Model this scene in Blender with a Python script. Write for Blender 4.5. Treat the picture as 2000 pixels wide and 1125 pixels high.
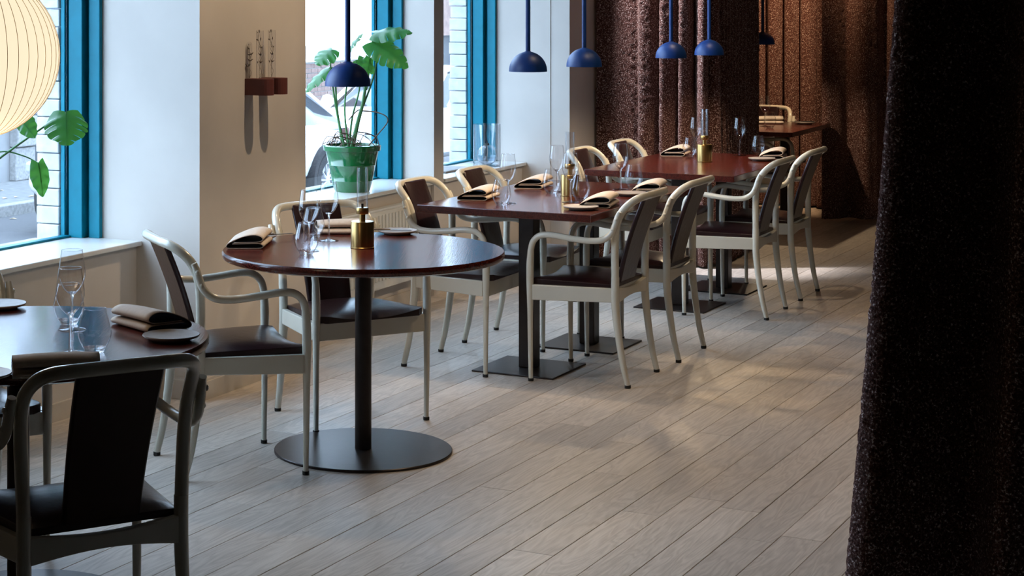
import bpy, bmesh, math, random
import numpy as np
from mathutils import Vector, Matrix
R = random.Random(7)
C = bpy.context.scene.collection
for o in list(bpy.data.objects): bpy.data.objects.remove(o)
sc = bpy.context.scene

# ---------------------------------------------------------------- camera
CAM_H, YAW = 1.657, math.atan(1925/3650)
cd = bpy.data.cameras.new('camera'); cam = bpy.data.objects.new('camera', cd); C.objects.link(cam)
cd.sensor_fit = 'HORIZONTAL'; cd.sensor_width = 36; cd.lens = 36*3650/2000
cd.shift_x = 0.175; cd.shift_y = -0.28125
cd.clip_start = 0.05; cd.clip_end = 300
cam.location = (0, 0, CAM_H); cam.rotation_euler = (math.pi/2, 0, YAW)
sc.camera = cam
# ---------------------------------------------------------------- exposure, sky, light
sc.view_settings.view_transform = 'Standard'; sc.view_settings.look = 'None'
sc.view_settings.gamma = 1; sc.view_settings.use_curve_mapping = False
sc.view_settings.exposure = 0.6
sc.cycles.max_bounces = 12; sc.cycles.transparent_max_bounces = 24; sc.cycles.transmission_bounces = 12
sc.cycles.diffuse_bounces = 5; sc.cycles.glossy_bounces = 6
sc.cycles.sample_clamp_indirect = 6
w = bpy.data.worlds.new('sky'); sc.world = w; w.use_nodes = True
bg = w.node_tree.nodes['Background']
bg.inputs['Color'].default_value = (0.56, 0.75, 1.0, 1); bg.inputs['Strength'].default_value = 6.6
def lamp(name, kind, loc, power, col, rad=0.03, target=None, cone=60, blend=0.5):
    l = bpy.data.lights.new(name, kind); l.energy = power; l.color = col
    l.shadow_soft_size = rad
    if kind == 'SPOT': l.spot_size = math.radians(cone); l.spot_blend = blend
    o = bpy.data.objects.new(name, l); C.objects.link(o); o.location = loc
    if target is not None:
        o.rotation_euler = (Vector(target)-Vector(loc)).to_track_quat('-Z', 'Y').to_euler()
    return o
WARM = (1.0, 0.76, 0.50); WARM2 = (1.0, 0.64, 0.36)
lamp('spot_pier', 'SPOT', (-3.05, 6.98, 3.24), 110, WARM, 0.02, (-4.09, 7.03, 2.15), 72, 0.9)
lamp('spot_alcove', 'SPOT', (-3.2, 13.75, 3.24), 260, WARM2, 0.03, (-3.3, 14.6, 2.2), 62, 0.7)
lamp('spot_hall', 'SPOT', (-1.9, 8.8, 3.24), 24, WARM, 0.04, (-2.0, 8.9, 0), 85, 0.9)
lamp('spot_hall', 'SPOT', (-1.5, 6.6, 3.24), 65, WARM, 0.04, (-1.6, 6.4, 0), 85, 0.9)  # added fill lamp, warms the near aisle floor
lamp('fill_divider', 'SPOT', (-3.92, 10.93, 3.24), 520, (0.95, 0.93, 1.0), 0.03, (-3.56, 11.26, 1.5), 27, 0.7)  # added lamp, imitates window light raking across the divider folds
lamp('spot_tables', 'SPOT', (-2.9, 9.9, 3.24), 45, WARM, 0.04, (-3.1, 10.3, 0.7), 55, 0.8)
lamp('spot_tables', 'SPOT', (-2.3, 7.9, 3.24), 32, WARM, 0.04, (-3.4, 8.2, 0.7), 75, 0.8)

# ---------------------------------------------------------------- materials
def srgb(r, g, b): return tuple(((v/255+0.055)/1.055)**2.4 if v > 10 else v/255/12.92 for v in (r, g, b))
class N:
    def __init__(s, name):
        s.m = bpy.data.materials.new(name); s.m.use_nodes = True; s.t = s.m.node_tree
        s.b = s.t.nodes['Principled BSDF']; s.out = s.t.nodes['Material Output']
    def n(s, typ, **kw):
        x = s.t.nodes.new(typ)
        for k, v in kw.items():
            if k in x.inputs: x.inputs[k].default_value = v
            else: setattr(x, k, v)
        return x
    def l(s, a, b): s.t.links.new(a, b)
    def coords(s, kind='Object', scale=(1, 1, 1)):
        tc = s.n('ShaderNodeTexCoord'); mp = s.n('ShaderNodeMapping'); mp.inputs['Scale'].default_value = scale
        s.l(tc.outputs[kind], mp.inputs['Vector']); return mp.outputs['Vector']
    def ramp(s, fac, stops):
        r = s.n('ShaderNodeValToRGB'); e = r.color_ramp.elements
        while len(e) < len(stops): e.new(0.5)
        for i, (p, c) in enumerate(stops): e[i].position = p; e[i].color = tuple(c)+(1,)
        s.l(fac, r.inputs['Fac']); return r.outputs['Color']
    def bump(s, h, strength, dist=0.01):
        b = s.n('ShaderNodeBump', Strength=strength, Distance=dist); s.l(h, b.inputs['Height']); s.l(b.outputs['Normal'], s.b.inputs['Normal'])
def mat(name, col, rough=0.5, metal=0, var=0.0, scale=20, bump=0, bscale=None, bdist=0.003, coat=0, spec=None, stretch=(1, 1, 1)):
    M = N(name); b = M.b
    b.inputs['Base Color'].default_value = tuple(col)+(1,); b.inputs['Roughness'].default_value = rough; b.inputs['Metallic'].default_value = metal
    if coat: b.inputs['Coat Weight'].default_value = coat; b.inputs['Coat Roughness'].default_value = 0.12
    if spec is not None: b.inputs['Specular IOR Level'].default_value = spec
    v = M.coords('Object', stretch)
    if var:
        nz = M.n('ShaderNodeTexNoise', Scale=scale, Detail=5.0); M.l(v, nz.inputs['Vector'])
        lo = [c*(1-var) for c in col]; hi = [min(1, c*(1+var)) for c in col]
        M.l(M.ramp(nz.outputs['Fac'], [(0.3, lo), (0.7, hi)]), b.inputs['Base Color'])
    if bump:
        nb = M.n('ShaderNodeTexNoise', Scale=bscale or scale, Detail=4.0); M.l(v, nb.inputs['Vector']); M.bump(nb.outputs['Fac'], bump, bdist)
    return M.m
def wood_floor():
    M = N('oak_plank'); tc = M.n('ShaderNodeTexCoord'); oi = M.n('ShaderNodeObjectInfo')
    add = M.n('ShaderNodeVectorMath', operation='MULTIPLY_ADD')
    comb = M.n('ShaderNodeCombineXYZ'); M.l(oi.outputs['Random'], comb.inputs[0]); M.l(oi.outputs['Random'], comb.inputs[1]); M.l(oi.outputs['Random'], comb.inputs[2])
    M.l(comb.outputs[0], add.inputs[0]); add.inputs[1].default_value = (37, 91, 13); M.l(tc.outputs['Object'], add.inputs[2])
    mp = M.n('ShaderNodeMapping'); mp.inputs['Scale'].default_value = (7, 0.9, 7); M.l(add.outputs[0], mp.inputs['Vector'])
    n1 = M.n('ShaderNodeTexNoise', Scale=1.6, Detail=3.0, Distortion=0.6); M.l(mp.outputs[0], n1.inputs['Vector'])
    wv = M.n('ShaderNodeMath', operation='MULTIPLY'); M.l(n1.outputs['Fac'], wv.inputs[0]); wv.inputs[1].default_value = 22
    fr = M.n('ShaderNodeMath', operation='PINGPONG'); M.l(wv.outputs[0], fr.inputs[0]); fr.inputs[1].default_value = 1.0
    mp2 = M.n('ShaderNodeMapping'); mp2.inputs['Scale'].default_value = (160, 6, 160); M.l(add.outputs[0], mp2.inputs['Vector'])
    n2 = M.n('ShaderNodeTexNoise', Scale=1.0, Detail=4.0); M.l(mp2.outputs[0], n2.inputs['Vector'])
    mix = M.n('ShaderNodeMath', operation='MULTIPLY_ADD'); M.l(n2.outputs['Fac'], mix.inputs[0]); mix.inputs[1].default_value = 0.7
    f2 = M.n('ShaderNodeMath', operation='MULTIPLY'); M.l(fr.outputs[0], f2.inputs[0]); f2.inputs[1].default_value = 0.35; M.l(f2.outputs[0], mix.inputs[2])
    col = M.ramp(mix.outputs[0], [(0.2, (0.36, 0.31, 0.26)), (0.75, (0.54, 0.475, 0.41))])
    hs = M.n('ShaderNodeHueSaturation'); M.l(col, hs.inputs['Color'])
    mr = M.n('ShaderNodeMapRange'); M.l(oi.outputs['Random'], mr.inputs[0]); mr.inputs[3].default_value = 0.82; mr.inputs[4].default_value = 1.14; M.l(mr.outputs[0], hs.inputs['Value'])
    M.l(hs.outputs[0], M.b.inputs['Base Color']); M.b.inputs['Roughness'].default_value = 0.42
    M.bump(mix.outputs[0], 0.25, 0.002); return M.m
def wood_dark():
    M = N('stained_oak'); v = M.coords('Object', (48, 2.2, 48))
    n1 = M.n('ShaderNodeTexNoise', Scale=1.0, Detail=4.0, Distortion=0.8); M.l(v, n1.inputs['Vector'])
    wv = M.n('ShaderNodeMath', operation='MULTIPLY'); M.l(n1.outputs['Fac'], wv.inputs[0]); wv.inputs[1].default_value = 12
    fr = M.n('ShaderNodeMath', operation='PINGPONG'); M.l(wv.outputs[0], fr.inputs[0]); fr.inputs[1].default_value = 1.0
    M.l(M.ramp(fr.outputs[0], [(0.0, (0.035, 0.007, 0.005)), (1.0, (0.10, 0.017, 0.011))]), M.b.inputs['Base Color'])
    M.b.inputs['Roughness'].default_value = 0.17
    M.bump(fr.outputs[0], 0.045, 0.0012); return M.m
def boucle():
    M = N('boucle_wool'); v = M.coords('Object')
    n0 = M.n('ShaderNodeTexNoise', Scale=150.0, Detail=2.0, Roughness=0.7); M.l(v, n0.inputs['Vector'])
    pass
    c1 = M.ramp(n0.outputs['Fac'], [(0.35, (0.022, 0.008, 0.007)), (0.50, (0.09, 0.036, 0.028)), (0.58, (0.15, 0.075, 0.062)), (0.66, (0.60, 0.48, 0.44))])
    M.l(c1, M.b.inputs['Base Color']); M.b.inputs['Roughness'].default_value = 0.95; M.b.inputs['Specular IOR Level'].default_value = 0.1
    M.b.inputs['Sheen Weight'].default_value = 0.25; M.b.inputs['Sheen Roughness'].default_value = 0.5; M.b.inputs['Sheen Tint'].default_value = (0.6, 0.4, 0.35, 1)
    n2 = M.n('ShaderNodeTexNoise', Scale=210.0, Detail=2.0); M.l(v, n2.inputs['Vector']); M.bump(n2.outputs['Fac'], 0.7, 0.006); return M.m
def thin_glass(name, tint=(1, 1, 1), edge=0.62, refl=1.0):
    M = N(name); t = M.n('ShaderNodeBsdfTransparent'); g = M.n('ShaderNodeBsdfGlossy', Roughness=0.0)
    lw = M.n('ShaderNodeLayerWeight', Blend=0.5); M.l(M.ramp(lw.outputs['Facing'], [(0.55, tint), (1.0, tuple(edge*x for x in tint))]), t.inputs['Color'])
    pw = M.n('ShaderNodeMath', operation='POWER'); M.l(lw.outputs['Facing'], pw.inputs[0]); pw.inputs[1].default_value = 3.5
    mm = M.n('ShaderNodeMath', operation='MULTIPLY_ADD'); M.l(pw.outputs[0], mm.inputs[0]); mm.inputs[1].default_value = 0.5*refl; mm.inputs[2].default_value = 0.06*refl
    mx = M.n('ShaderNodeMixShader'); M.l(mm.outputs[0], mx.inputs[0]); M.l(t.outputs[0], mx.inputs[1]); M.l(g.outputs[0], mx.inputs[2])
    M.l(mx.outputs[0], M.out.inputs['Surface']); return M.m
def solid_glass():
    M = N('solid_glass'); g = M.n('ShaderNodeBsdfGlass', Roughness=0.0, IOR=1.45); t = M.n('ShaderNodeBsdfTransparent')
    t.inputs['Color'].default_value = (.97, .97, .98, 1); mx = M.n('ShaderNodeMixShader'); mx.inputs[0].default_value = .5
    M.l(t.outputs[0], mx.inputs[1]); M.l(g.outputs[0], mx.inputs[2]); M.l(mx.outputs[0], M.out.inputs['Surface']); return M.m
def emit(name, col, strength):
    M = N(name); M.b.inputs['Base Color'].default_value = tuple(col)+(1,)
    M.b.inputs['Emission Color'].default_value = tuple(col)+(1,); M.b.inputs['Emission Strength'].default_value = strength; M.b.inputs['Roughness'].default_value = 0.9
    return M.m
PLASTER = mat('limewash_plaster', (0.51, 0.465, 0.42), 0.85, var=0.07, scale=2.6, bump=0.12, bscale=14, bdist=0.004)
CEIL = mat('ceiling_paint', (0.16, 0.15, 0.14), 0.9, var=0.03)
DARKWALL = mat('dark_wall_paint', (0.05, 0.045, 0.04), 0.9, var=0.05)
SKIRT = mat('painted_skirting', (0.46, 0.42, 0.37), 0.6, var=0.04)
SILL = mat('pale_stone_sill', (0.62, 0.62, 0.60), 0.3, var=0.03, scale=60, coat=0.2)
BLUE = mat('turquoise_gloss_paint', (0.0, 0.165, 0.235), 0.42, var=0.06, scale=18, bump=0.06, bscale=50, spec=0.2)
FLOOR = wood_floor(); SLAB = mat('screed', (0.10, 0.085, 0.07), 0.9, var=0.1)
OAK = wood_dark(); BOUCLE = boucle()
STEEL = mat('bronzed_steel', (0.035, 0.028, 0.026), 0.34, 0.7, var=0.15, scale=30, bump=0.04, bscale=120)
CREAM = mat('cream_lacquer', (0.60, 0.57, 0.48), 0.24, var=0.04, scale=6, coat=0.4)
LEATHER = mat('aubergine_leather', (0.019, 0.007, 0.0085), 0.28, var=0.2, scale=14, bump=0.22, bscale=38, bdist=0.004, spec=0.36)
RUBBER = mat('black_rubber', (0.012, 0.012, 0.012), 0.7, var=0.1)
BRASS = mat('brushed_brass', (0.36, 0.23, 0.085), 0.30, 1.0, var=0.10, scale=4, stretch=(30, 30, 1), bump=0.04, bscale=10)
BLUESHADE = mat('matte_blue_metal', (0.004, 0.04, 0.19), 0.45, var=0.04)
SHADEIN = mat('shade_lining', (0.25, 0.24, 0.22), 0.5, var=0.04)
BULB = emit('warm_bulb', (1.0, 0.72, 0.42), 3.0)
PANE = thin_glass('window_glass', (0.97, 0.99, 1.0), 0.9, 0.6)
GLASS = thin_glass('thin_crystal', (0.98, 0.98, 0.985), 0.55, 1.3)
SGLASS = solid_glass()
NAPOUT = mat('beige_napkin', (0.50, 0.41, 0.33), 0.85, var=0.06, scale=90, bump=0.1, bscale=300, bdist=0.001)
NAPIN = mat('navy_napkin_lining', (0.02, 0.026, 0.045), 0.7, var=0.15, scale=60, bump=0.1, bscale=200)
STONEWARE = mat('sandy_stoneware', (0.25, 0.21, 0.18), 0.5, var=0.1, scale=50, bump=0.05)
CUTLERY = mat('dark_cutlery', (0.12, 0.11, 0.11), 0.3, 1.0, var=0.05)
GREENPOT = mat('green_glaze', (0.007, 0.11, 0.028), 0.12, var=0.25, scale=8, bump=0.08, bscale=16, coat=0.8)
SOIL = mat('soil', (0.04, 0.025, 0.015), 0.95, var=0.4, scale=60, bump=0.6)
def leafmat():
    M = N('monstera_leaf'); v = M.coords('Object'); nz = M.n('ShaderNodeTexNoise', Scale=9.0, Detail=3.0); M.l(v, nz.inputs['Vector'])
    c = M.ramp(nz.outputs['Fac'], [(0.3, (0.018, 0.10, 0.03)), (0.7, (0.05, 0.21, 0.06))]); M.l(c, M.b.inputs['Base Color']); M.b.inputs['Roughness'].default_value = 0.28
    tr = M.n('ShaderNodeBsdfTranslucent'); tr.inputs['Color'].default_value = (0.12, 0.42, 0.06, 1)
    mx = M.n('ShaderNodeMixShader'); mx.inputs[0].default_value = 0.3; M.l(M.b.outputs[0], mx.inputs[1]); M.l(tr.outputs[0], mx.inputs[2]); M.l(mx.outputs[0], M.out.inputs['Surface'])
    return M.m
LEAF = leafmat(); STEM = mat('green_stem', (0.06, 0.20, 0.06), 0.45, var=0.3, scale=12); ROOT = mat('aerial_root', (0.10, 0.06, 0.04), 0.8, var=0.3, scale=20)
REDBLOCK = mat('oxblood_block', (0.10, 0.022, 0.018), 0.6, var=0.1)
TUBEFILL = mat('dried_twigs', (0.05, 0.03, 0.02), 0.8, var=0.3, scale=40)
OIL = thin_glass('clear_oil', (0.9, 0.93, 0.97), 0.7, 1.0)
WHITEB = mat('painted_brick', (0.50, 0.50, 0.49), 0.8, var=0.12, scale=18, bump=0.5, bscale=30, bdist=0.006)
BRICKM = mat('brown_brick', (0.20, 0.13, 0.11), 0.85, var=0.25, scale=9, bump=0.4, bscale=40, bdist=0.004)
MORTAR = mat('mortar', (0.40, 0.38, 0.36), 0.9, var=0.1, scale=30)
ASPHALT = mat('asphalt', (0.075, 0.075, 0.08), 0.9, var=0.25, scale=30, bump=0.5, bscale=120, bdist=0.004)
PAVE = mat('pavement', (0.15, 0.15, 0.15), 0.9, var=0.2, scale=12, bump=0.3, bscale=80)
GRANITE = mat('granite_kerb', (0.24, 0.235, 0.23), 0.8, var=0.25, scale=30, bump=0.4, bscale=30)
STUCCO = mat('grey_render', (0.24, 0.24, 0.245), 0.9, var=0.1, scale=5, bump=0.2, bscale=40)
DOORM = mat('slate_door_paint', (0.045, 0.05, 0.06), 0.5, var=0.1)
DOORGL = mat('dull_door_glass', (0.045, 0.06, 0.08), 0.5, var=0.1)
CARP = mat('white_car_paint', (0.75, 0.76, 0.78), 0.25, var=0.02, coat=0.8)
CARGL = mat('dark_car_glass', (0.02, 0.024, 0.03), 0.06, var=0.05)
TYRE = mat('tyre', (0.015, 0.015, 0.016), 0.8, var=0.1); RIM = mat('alloy_rim', (0.6, 0.6, 0.62), 0.3, 0.8, var=0.05)
HEADL = mat('head_lamp', (0.5, 0.52, 0.55), 0.1, 0.3, var=0.05)
RADM = mat('radiator_enamel', (0.60, 0.60, 0.57), 0.35, var=0.03)
PAPER = emit('lantern_paper', (0.95, 0.78, 0.55), 0.74); RIBM = mat('lantern_rib', (0.72, 0.55, 0.30), 0.8, var=0.1)
CARD = mat('card_stock', (0.6, 0.55, 0.48), 0.8, var=0.05)
DRYLEAF = mat('dry_leaf', (0.45, 0.33, 0.2), 0.9, var=0.3)

# ---------------------------------------------------------------- helpers
class MB:
    def __init__(s): s.v = []; s.f = []; s.mi = []; s.cur = 0
    def add(s, vs, fs):
        k = len(s.v); s.v += [tuple(v) for v in vs]; s.f += [tuple(i+k for i in f) for f in fs]; s.mi += [s.cur]*len(fs)
    def box(s, a, b):
        x0, y0, z0 = a; x1, y1, z1 = b
        s.add([(x0,y0,z0),(x1,y0,z0),(x1,y1,z0),(x0,y1,z0),(x0,y0,z1),(x1,y0,z1),(x1,y1,z1),(x0,y1,z1)],
              [(0,3,2,1),(4,5,6,7),(0,1,5,4),(1,2,6,5),(2,3,7,6),(3,0,4,7)])
    def lathe(s, prof, seg=32, c=(0, 0, 0), axis='z', close=False):
        vs = []; n = len(prof)
        for r, z in prof:
            for i in range(seg):
                a = 2*math.pi*i/seg; p = (r*math.cos(a), r*math.sin(a), z)
                if axis == 'x': p = (p[2], p[0], p[1])
                vs.append((c[0]+p[0], c[1]+p[1], c[2]+p[2]))
        fs = [(j*seg+i, j*seg+(i+1)%seg, (j+1)*seg+(i+1)%seg, (j+1)*seg+i) for j in range(n-1) for i in range(seg)]
        if close: fs += [((n-1)*seg+i, (n-1)*seg+(i+1)%seg, (i+1)%seg, i) for i in range(seg)]
        else:
            if prof[0][0] > 1e-5: fs.append(tuple(range(seg-1, -1, -1)))
            if prof[-1][0] > 1e-5: fs.append(tuple((n-1)*seg+i for i in range(seg)))
        s.add(vs, fs)
    def shell(s, prof, seg=32, c=(0, 0, 0)):   # open surface of revolution
        n = len(prof); vs = [(c[0]+r*math.cos(2*math.pi*i/seg), c[1]+r*math.sin(2*math.pi*i/seg), c[2]+z) for r, z in prof for i in range(seg)]
        s.add(vs, [(j*seg+i, j*seg+(i+1)%seg, (j+1)*seg+(i+1)%seg, (j+1)*seg+i) for j in range(n-1) for i in range(seg)])
    def tube(s, pts, rad, seg=10, flat=1.0):
        P = [Vector(p) for p in pts]; n = len(P); rad = rad if isinstance(rad, (list, tuple)) else [rad]*n
        T = [(P[min(i+1, n-1)]-P[max(i-1, 0)]).normalized() for i in range(n)]
        up = Vector((0, 0, 1)) if abs(T[0].z) < 0.9 else Vector((0, 1, 0))
        nrm = (up-T[0]*up.dot(T[0])).normalized(); vs = []
        for i in range(n):
            nrm = (nrm-T[i]*nrm.dot(T[i])).normalized(); bn = T[i].cross(nrm)
            for k in range(seg):
                a = 2*math.pi*k/seg; vs.append(P[i]+(nrm*math.cos(a)+bn*math.sin(a)*flat)*rad[i])
        fs = [(j*seg+i, j*seg+(i+1)%seg, (j+1)*seg+(i+1)%seg, (j+1)*seg+i) for j in range(n-1) for i in range(seg)]
        fs += [tuple(range(seg-1, -1, -1)), tuple((n-1)*seg+i for i in range(seg))]; s.add(vs, fs)
    def mesh(s, name, mats, smooth=False):
        me = bpy.data.meshes.new(name); me.from_pydata(s.v, [], s.f)
        for m in (mats if isinstance(mats, (list, tuple)) else [mats]): me.materials.append(m)
        me.polygons.foreach_set('material_index', s.mi)
        if smooth: me.polygons.foreach_set('use_smooth', [True]*len(s.f))
        me.update()
        bm = bmesh.new(); bm.from_mesh(me); bmesh.ops.recalc_face_normals(bm, faces=bm.faces); bm.to_mesh(me); bm.free()
        if smooth: me.set_sharp_from_angle(angle=math.radians(42))
        return me
def obj(name, mb, m, parent=None, smooth=False, loc=None, bevel=0, sub=0):
    me = mb.mesh(name, m, smooth) if isinstance(mb, MB) else mb
    o = bpy.data.objects.new(name, me); C.objects.link(o)
    if parent: o.parent = parent
    if loc is not None: o.location = loc
    if bevel:
        b = o.modifiers.new('bevel', 'BEVEL'); b.width = bevel; b.segments = 2; b.limit_method = 'ANGLE'; b.angle_limit = math.radians(50)
    if sub: sm = o.modifiers.new('sub', 'SUBSURF'); sm.levels = sub; sm.render_levels = sub
    return o
def thing(name, label, cat, loc=(0, 0, 0), rz=0, group=None):
    o = bpy.data.objects.new(name, None); C.objects.link(o); o.empty_display_size = 0.1
    o.location = loc; o.rotation_euler = (0, 0, rz); return tag(o, label, cat, group)
def tag(o, label, cat, group=None):
    o['label'] = label; o['category'] = cat
    if group: o['group'] = group
    return o
def struct(name, mb, m, parent=None, **k):
    o = obj(name, mb, m, parent, **k); o['kind'] = 'structure'; return o
def sroot(name):
    o = bpy.data.objects.new(name, None); C.objects.link(o); o['kind'] = 'structure'; return o
def dup(root, loc, rz, label, group=None):
    r = root.copy(); C.objects.link(r); r.location = loc; r.rotation_euler = (0, 0, rz); r['label'] = label
    if group: r['group'] = group
    def rec(a, b):
        for ch in list(a.children):
            c = ch.copy(); C.objects.link(c); c.parent = b; rec(ch, c)
    rec(root, r); return r
def spline(pts, n=8):
    P = [Vector(p) for p in pts]; P = [P[0]*2-P[1]]+P+[P[-1]*2-P[-2]]; out = []
    for i in range(1, len(P)-2):
        p0, p1, p2, p3 = P[i-1:i+3]
        for k in range(n):
            t = k/n; out.append(0.5*((2*p1)+(p2-p0)*t+(2*p0-5*p1+4*p2-p3)*t*t+(3*p1-p0-3*p2+p3)*t**3))
    out.append(P[-2]); return out
def box(a, b):
    m = MB(); m.box(a, b); return m

# ================================================================ SETTING
XP, XR, XF = -4.09, -4.385, -4.575        # pier face, parapet face, window frame face
Y1a, Y1, Y2a, Y2, Y3a, Y3 = 4.45, 6.575, 7.489, 9.53, 9.66, 10.885
ZS, ZT, ZC = 0.645, 3.05, 3.30            # sill top, window head, ceiling
struct('floor', box((-4.9, -2.5, -0.12), (3.2, 15.6, -0.016)), SLAB)
floor = bpy.data.objects['floor']
# oak boards: every board is its own piece
PW = 0.133; ang = -math.radians(1.6)
ca, sa = math.cos(ang), math.sin(ang)
rowi = 0
for r in range(-40, 12):
    y = 2.3 - R.random()*1.6 + 0.35*(rowi % 3); rowi += 1
    while y < 15.2:
        L = R.choice((1.35, 1.75, 1.75, 2.1, 2.4)); xc = r*PW+PW/2
        cx, cy = xc, y+L/2
        wx = ca*cx - sa*(cy-6); wy = 6 + sa*cx + ca*(cy-6)
        if XR-0.04 < wx < 0.12 and wy < 14.9+0.7:
            g = 0.0005; hw = PW/2-g; hl = L/2-g; b = 0.0013; m = MB()
            m.add([(-hw,-hl,-0.014),(hw,-hl,-0.014),(hw,hl,-0.014),(-hw,hl,-0.014),(-hw,-hl,-b),(hw,-hl,-b),(hw,hl,-b),(-hw,hl,-b),
                   (-hw+b,-hl+b,0),(hw-b,-hl+b,0),(hw-b,hl-b,0),(-hw+b,hl-b,0)],
                  [(0,1,5,4),(1,2,6,5),(2,3,7,6),(3,0,4,7),(4,5,9,8),(5,6,10,9),(6,7,11,10),(7,4,8,11),(8,9,10,11)])
            o = obj('plank', m, FLOOR, floor, loc=(wx, wy, R.uniform(-0.0006, 0.0004))); o.rotation_euler = (0, 0, ang)
        y += L
# window wall: piers, parapets, lintels
m = MB()
T = -4.735
m.box((T, -2.5, 0), (XP, Y1a, ZC))
m.box((T, Y1, 0), (XP, Y2a, ZC)); m.box((T, Y2, 0), (XR, Y3a, ZC))
m.box((T, Y3, 0), (-4.215, 15.6, ZC)); m.box((-4.215, Y3+0.004, 0), (XP, 15.6, ZC))
for a, b in ((Y1a, Y1), (Y2a, Y2), (Y3a, Y3)):
    m.box((T, a, 0), (XR-0.018, b, ZS-0.022)); m.box((T, a, ZT), (XR, b, ZC))
struct('wall_left', m, PLASTER)
struct('wall_far', box((XP, 15.2, 0), (3.2, 15.5, ZC)), DARKWALL)
struct('wall_right', box((2.9, -2.5, 0), (3.2, 15.2, ZC)), DARKWALL)
struct('wall_near', box((XP, -2.5, 0), (2.9, -2.3, ZC)), DARKWALL)
struct('ceiling', box((-4.9, -2.5, ZC), (3.2, 15.6, ZC+0.2)), CEIL)
# skirting boards
m = MB(); m.box((XP, Y1-0.014, 0), (XP+0.016, Y2a+0.014, 0.075)); m.box((XP, Y1-0.014, 0.075), (XP+0.008, Y2a+0.014, 0.085))
m.box((XR-0.018, Y1-0.014, 0), (XP, Y1, 0.08)); m.box((XR-0.018, Y2a, 0), (XP, Y2a+0.014, 0.08))
struct('baseboard_left', m, SKIRT)
m = MB(); m.box((XR-0.018, Y1a, 0), (XR-0.002, Y1-0.014, 0.07)); struct('trim_1', m, SKIRT)
m = MB(); m.box((XR-0.018, Y2a+0.014, 0), (XR-0.002, Y3-0.001, 0.07)); struct('trim_2', m, SKIRT)
m = MB(); m.box((XP, Y3, 0), (XP+0.014, 11.22, 0.075)); struct('trim_3', m, SKIRT)
# windows
def window(k, a, b, bricks):
    w = sroot('window_%d' % k)
    def part(n, bb, mm, bev=0.003): o = obj(n, bb, mm, w, bevel=bev); o['kind'] = 'structure'; return o
    part('window_sill', box((T-0.005, a+0.001, ZS-0.021), (XR+0.012, b-0.001, ZS)), SILL, 0.004)
    for s, e in ((-1, b), (1, a)):
        for x0, x1, d in ((-4.631, XF, 0.022), (-4.646, -4.631, 0.006), (-4.716, -4.646, 0.05), (-4.728, -4.716, 0.03), (-4.748, -4.728, 0.062)):
            y0, y1 = sorted((e, e+s*d)); part('frame_post', box((x0, y0, ZS), (x1, y1, ZT)), BLUE, 0.003)
    part('bottom_rail', box((-4.745, a+0.05, ZS), (-4.705, b-0.05, ZS+0.010)), BLUE)
    part('top_rail', box((-4.745, a+0.05, ZT-0.07), (-4.66, b-0.05, ZT)), BLUE)
    part('pane', box((-4.727, a+0.055, ZS+0.008), (-4.723, b-0.055, ZT-0.06)), PANE, 0)
    part('outer_sill', box((-4.93, a+0.001, ZS-0.05), (T-0.006, b-0.001, ZS-0.02)), GRANITE)
    if bricks:
        z = ZS-0.02
        while z < ZT+0.1:
            h = R.uniform(0.0715, 0.0745); dd = R.uniform(-0.006, 0.004)
            o = obj('brick', box((-4.868+R.uniform(-.004, .004), b-0.07+dd, z), (-4.752, b+0.13, z+h)), WHITEB, w, bevel=0.005); o['kind'] = 'structure'
            z += h+0.0035
    return w
window(1, Y1a, Y1, True); window(2, Y2a, Y2, False); window(3, Y3a, Y3, True)
# facade outside between windows
m = MB()
for a, b in ((-2.5, Y1a), (Y1+0.12, Y2a), (Y3+0.12, 15.6)): m.box((-4.86, a, -0.9), (T-0.001, b, 3.6))
for a, b in ((Y1a, Y1+0.12), (Y2a, Y2), (Y3a, Y3+0.12)):
    m.box((-4.86, a, -0.9), (T-0.001, b, ZS-0.051)); m.box((-4.86, a, ZT+0.1), (T-0.001, b, 3.6))
struct('facade', m, STUCCO)
# radiator under window 2
rad = thing('radiator', 'white ribbed panel radiator below the middle window sill', 'radiator', (0, 0, 0))
obj('panel', box((-4.36, 7.75, 0.14), (-4.345, 9.25, 0.55)), RADM, rad, bevel=0.004)
obj('back_panel', box((-4.395, 7.75, 0.14), (-4.38, 9.25, 0.55)), RADM, rad, bevel=0.004)
obj('top_grille', box((-4.395, 7.745, 0.55), (-4.343, 9.255, 0.562)), RADM, rad, bevel=0.003)
m = MB()
for i in range(36):
    y = 7.79+i*0.04; m.box((-4.345, y, 0.185), (-4.338, y+0.024, 0.53))
f = obj('fluting', m, RADM, rad, bevel=0.003); f['kind'] = 'stuff'
m = MB(); m.tube(spline([(-4.37, 9.27, 0.16), (-4.37, 9.32, 0.15), (-4.37, 9.33, 0.08), (-4.37, 9.33, 0.0)]), 0.008); m.tube([(-4.37, 9.2, 0.15), (-4.37, 9.29, 0.16)], 0.014)
obj('pipe', m, RADM, rad, smooth=True)

# ================================================================ STREET
SZ = -0.70; FX = -14.3
struct('road', box((-12.62, -5, SZ-0.2), (-4.87, 70, SZ)), ASPHALT)
struct('sidewalk', box((-60, -5, SZ-0.2), (-12.75, 80, SZ+0.12)), PAVE)
kb = sroot('kerb')
for i in range(36):
    y = 8+i*1.0; obj('kerb_stone', box((-12.75, y+0.004, SZ-0.1), (-12.61+R.uniform(-.006, .006), y+0.995, SZ+0.125+R.uniform(-.006, .006))), GRANITE, kb, bevel=0.012)
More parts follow.
